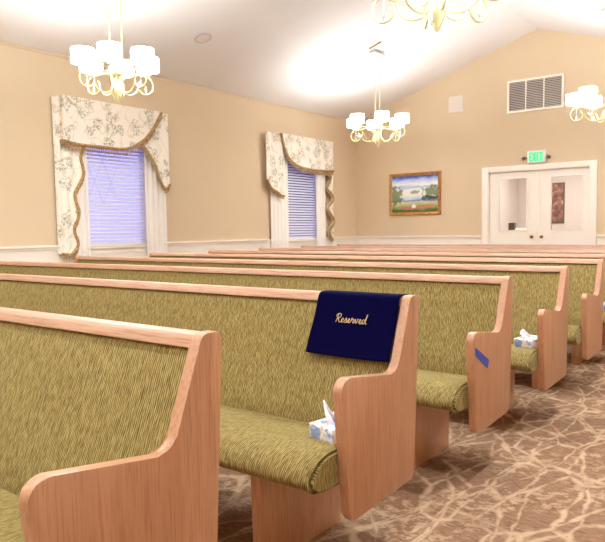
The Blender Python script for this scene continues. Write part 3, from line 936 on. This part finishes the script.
door(1, DX0 + .025, MX - .003, -3.47, -2.955, MX - .09, '')
door(2, MX + .003, DX1 - .025, -2.51, -1.98, MX + .09, '')
# astragal, jambs and casing
struct(boxes('trim_6', [(DX0, DX0 + .022, YB, YB + .15, 0, DZ), (DX1 - .022, DX1, YB, YB + .15, 0, DZ), (DX0, DX1, YB, YB + .15, DZ - .012, DZ)], 'white_trim'))
struct(boxes('trim_7', [(DX0 - .115, DX0 + .005, YB - .022, YB, 0, DZ + .10), (DX1 - .005, DX1 + .115, YB - .022, YB, 0, DZ + .10), (DX0 + .005, DX1 - .005, YB - .022, YB, DZ - .005, DZ + .10)], 'white_trim', bev=.004))
struct(boxes('trim_8', [(MX - .022, MX + .022, YB + .03, YB + .045, .01, DZ - .015)], 'white_trim', bev=.003))

# exit sign
t = thing('exit_sign', 'white exit sign with green letters above the double doors', 'sign', (-2.757, YB, 2.245))
boxes('sign_case', [(-.165, .165, -.055, -.001, 0, .225)], 'exit_white', t, .006)
boxes('sign_face', [(-.135, .135, -.058, -.0555, .022, .203)], 'exit_face', t)
def letters(t):
    bm = bmesh.new(); z0, z1 = .035, .190; s = .017; y0, y1 = -.0605, -.0582
    x = -.125; wd = .052
    for b in ((x, x + s, z0, z1), (x + s, x + wd, z0, z0 + s), (x + s, x + wd, z1 - s, z1), (x + s, x + wd * .85, (z0 + z1) / 2 - s / 2, (z0 + z1) / 2 + s / 2)): box(bm, b[0], b[1], y0, y1, b[2], b[3])
    x = -.060
    for (xa, xb) in ((x, x + wd), (x + wd, x)):
        d = .010
        vs = []
        for y in (y0, y1): vs.append([bm.verts.new(p) for p in ((xa - d, y, z0), (xa + d, y, z0), (xb + d, y, z1), (xb - d, y, z1))])
        bm.faces.new(vs[0]); bm.faces.new(vs[1])
        for i in range(4): bm.faces.new((vs[0][i], vs[0][(i + 1) % 4], vs[1][(i + 1) % 4], vs[1][i]))
    box(bm, .014, .014 + s, y0, y1, z0, z1)
    x = .050
    box(bm, x, x + wd + .012, y0, y1, z1 - s, z1); box(bm, x + .032 - s / 2, x + .032 + s / 2, y0, y1, z0, z1 - s)
    finish('exit_lettering', bm, 'exit_green', t)['label'] = 'green letters EXIT'
letters(t)
for s in (-1, 1):
    bm = bmesh.new()
    tube(bm, [(s * .165, -.03, .09), (s * .20, -.035, .10), (s * .215, -.05, .11)], [.008, .012, .02], 8)
    tube(bm, [(s * .205, -.035, .115), (s * .235, -.075, .085)], [.022, .032], 12)
    finish('emergency_lamp', bm, 'grey_metal', t, smooth=True)

# painting
t = thing('framed_painting', 'gilt framed lakeside landscape painting on the back wall', 'painting', (-5.225, YB, 1.797))
fw, fh, fb = .585, .435, .065
bm = bmesh.new()
prf = [(0, 0), (0, .02), (.012, .045), (.035, .04), (.05, .028), (.065, .022), (.065, 0)]   # inwards, depth
cor = [(-fw, -fh), (fw, -fh), (fw, fh), (-fw, fh)]
rings = []
for cx, cz_ in cor:
    sx_, sz_ = (1 if cx > 0 else -1), (1 if cz_ > 0 else -1)
    rings.append([bm.verts.new((cx - sx_ * a, -b - .001, cz_ - sz_ * a)) for a, b in prf])
for i in range(4):
    A, B = rings[i], rings[(i + 1) % 4]
    for j in range(len(prf)): bm.faces.new((A[j], A[(j + 1) % len(prf)], B[(j + 1) % len(prf)], B[j]))
finish('frame', bm, 'gilt', t)
boxes('canvas', [(-fw + .06, fw - .06, -.018, -.004, -fh + .06, fh - .06)], 'canvas', t)

# air vent
t = thing('wall_vent', 'large white framed return air vent high on the back wall', 'vent', (-2.81, YB, 3.49))
vw, vh = .505, .293
boxes('vent_frame', [(-vw, vw, -.025, -.001, -vh, -vh + .035), (-vw, vw, -.025, -.001, vh - .035, vh), (-vw, -vw + .035, -.025, -.001, -vh + .035, vh - .035), (vw - .035, vw, -.025, -.001, -vh + .035, vh - .035), (-.172, -.152, -.025, -.001, -vh + .035, vh - .035), (.152, .172, -.025, -.001, -vh + .035, vh - .035)], 'white_trim', t)
boxes('vent_backing', [(-vw + .03, vw - .03, -.0045, -.0012, -vh + .03, vh - .03)], 'dark_void', t)
bm = bmesh.new(); z = -vh + .045
while z < vh - .045:
    v_ = [bm.verts.new(p) for p in ((-vw + .035, -.022, z), (vw - .035, -.022, z), (vw - .035, -.006, z + .018), (-vw + .035, -.006, z + .018), (-vw + .035, -.022, z - .0015), (vw - .035, -.022, z - .0015), (vw - .035, -.006, z + .0165), (-vw + .035, -.006, z + .0165))]
    for q in ((0, 1, 2, 3), (7, 6, 5, 4), (0, 4, 5, 1), (2, 6, 7, 3), (0, 3, 7, 4), (1, 5, 6, 2)): bm.faces.new([v_[i] for i in q])
    z += .030
finish('vent_louvers', bm, 'louver', t)

# square wall speaker
t = thing('wall_speaker', 'pale square speaker grille on the back wall, left of the vent', 'speaker', (-4.33, YB, 3.50))
boxes('speaker_frame', [(-.155, .155, -.018, -.001, -.155, .155)], 'speaker_white', t, .004)
bm = bmesh.new()
for i in range(20):
    z = -.135 + i * .0142
    box(bm, -.14, .14, -.0205, -.0182, z, z + .007)
finish('speaker_grille', bm, 'speaker_white', t)
# round ceiling speaker
t = thing('ceiling_speaker', 'round white speaker grille in the sloping ceiling', 'speaker', (-5.56, 6.56, ceil_z(-5.56)))
t.rotation_euler = (0, -math.atan(SL), 0)
bm = bmesh.new(); lathe(bm, [(.12, -.001), (.12, -.012), (.105, -.016), (.10, -.010), (0, -.010)], k=28); finish('speaker_ring', bm, 'grey_plate', t, smooth=True)
bm = bmesh.new(); lathe(bm, [(.098, -.0102), (.07, -.016), (0, -.018)], k=28); finish('speaker_mesh', bm, 'speaker_white', t, smooth=True)

# ------------------------------------------------------------------ lobby behind the doors
struct(boxes('wall_lobby', [(-6.5, 1.2, 15.6, 15.7, 0, 2.7), (-6.6, -6.5, YB + .15, 15.7, 0, 2.7), (1.2, 1.3, YB + .15, 15.7, 0, 2.7), (-4.35, -4.25, 13.9, 15.6, 0, 2.7)], 'lobby_wall'))
struct(boxes('floor_lobby', [(-6.6, 1.3, YB, 15.7, -.1, 0)], 'carpet'))
struct(boxes('ceiling_lobby', [(-6.6, 1.3, YB + .15, 15.7, 2.7, 2.8)], 'ceiling'))
ld = bpy.data.lights.new('lobby_light', 'AREA'); ld.energy = 75; ld.size = .6; ld.color = (1, .95, .9)  # unseen lamp added to light the lobby behind the glass
t = thing('lobby_fill_light', 'added flat square fill light, unseen on the lobby ceiling behind the doors', 'ceiling light', (-2.8, 13.9, 2.7))
boxes('light_panel', [(-.3, .3, -.3, .3, -.03, -.001)], 'lobby_fill_lamp', t)
lo = bpy.data.objects.new('lobby_light', ld); col.objects.link(lo); lo.parent = t; lo.location = (0, 0, -.035)
t = thing('lobby_picture', 'tall brown picture seen through the right door glass', 'picture', (-3.38, 15.6, 1.63))
boxes('picture_frame', [(-.19, .19, -.025, -.001, -.46, .46)], 'dark_object', t)
boxes('picture_print', [(-.165, .165, -.028, -.0255, -.435, .435)], 'brown_print', t)
# desk with papers and a dark holder, seen through the left glass
t = thing('lobby_desk', 'white counter seen through the left door glass', 'desk', (-3.62, 13.75, 0))
boxes('desk_top', [(-.55, .55, -.25, .25, 1.0, 1.03)], 'white_trim', t, .004)
boxes('desk_body', [(-.52, .52, -.22, .22, 0, .9995)], 'white_trim', t)
o = boxes('pen_holder', [(-.065, -.055, -.05, .05, 0, .15), (.055, .065, -.05, .05, 0, .15), (-.055, .055, -.05, -.04, 0, .15), (-.055, .055, .04, .05, 0, .15), (-.055, .055, -.04, .04, 0, .01)], 'dark_object')
o.location = (-3.70, 13.62, 1.0302); tag(o, 'dark holder standing on the counter behind the left door glass', 'holder')
o = boxes('paper_stack', [(-.11, .11, -.08, .08, 0, .03), (-.10, .115, -.075, .085, .03, .045)], 'tissue')
o.location = (-3.50, 13.62, 1.0302); tag(o, 'white paper stack on the counter behind the left door glass', 'papers')
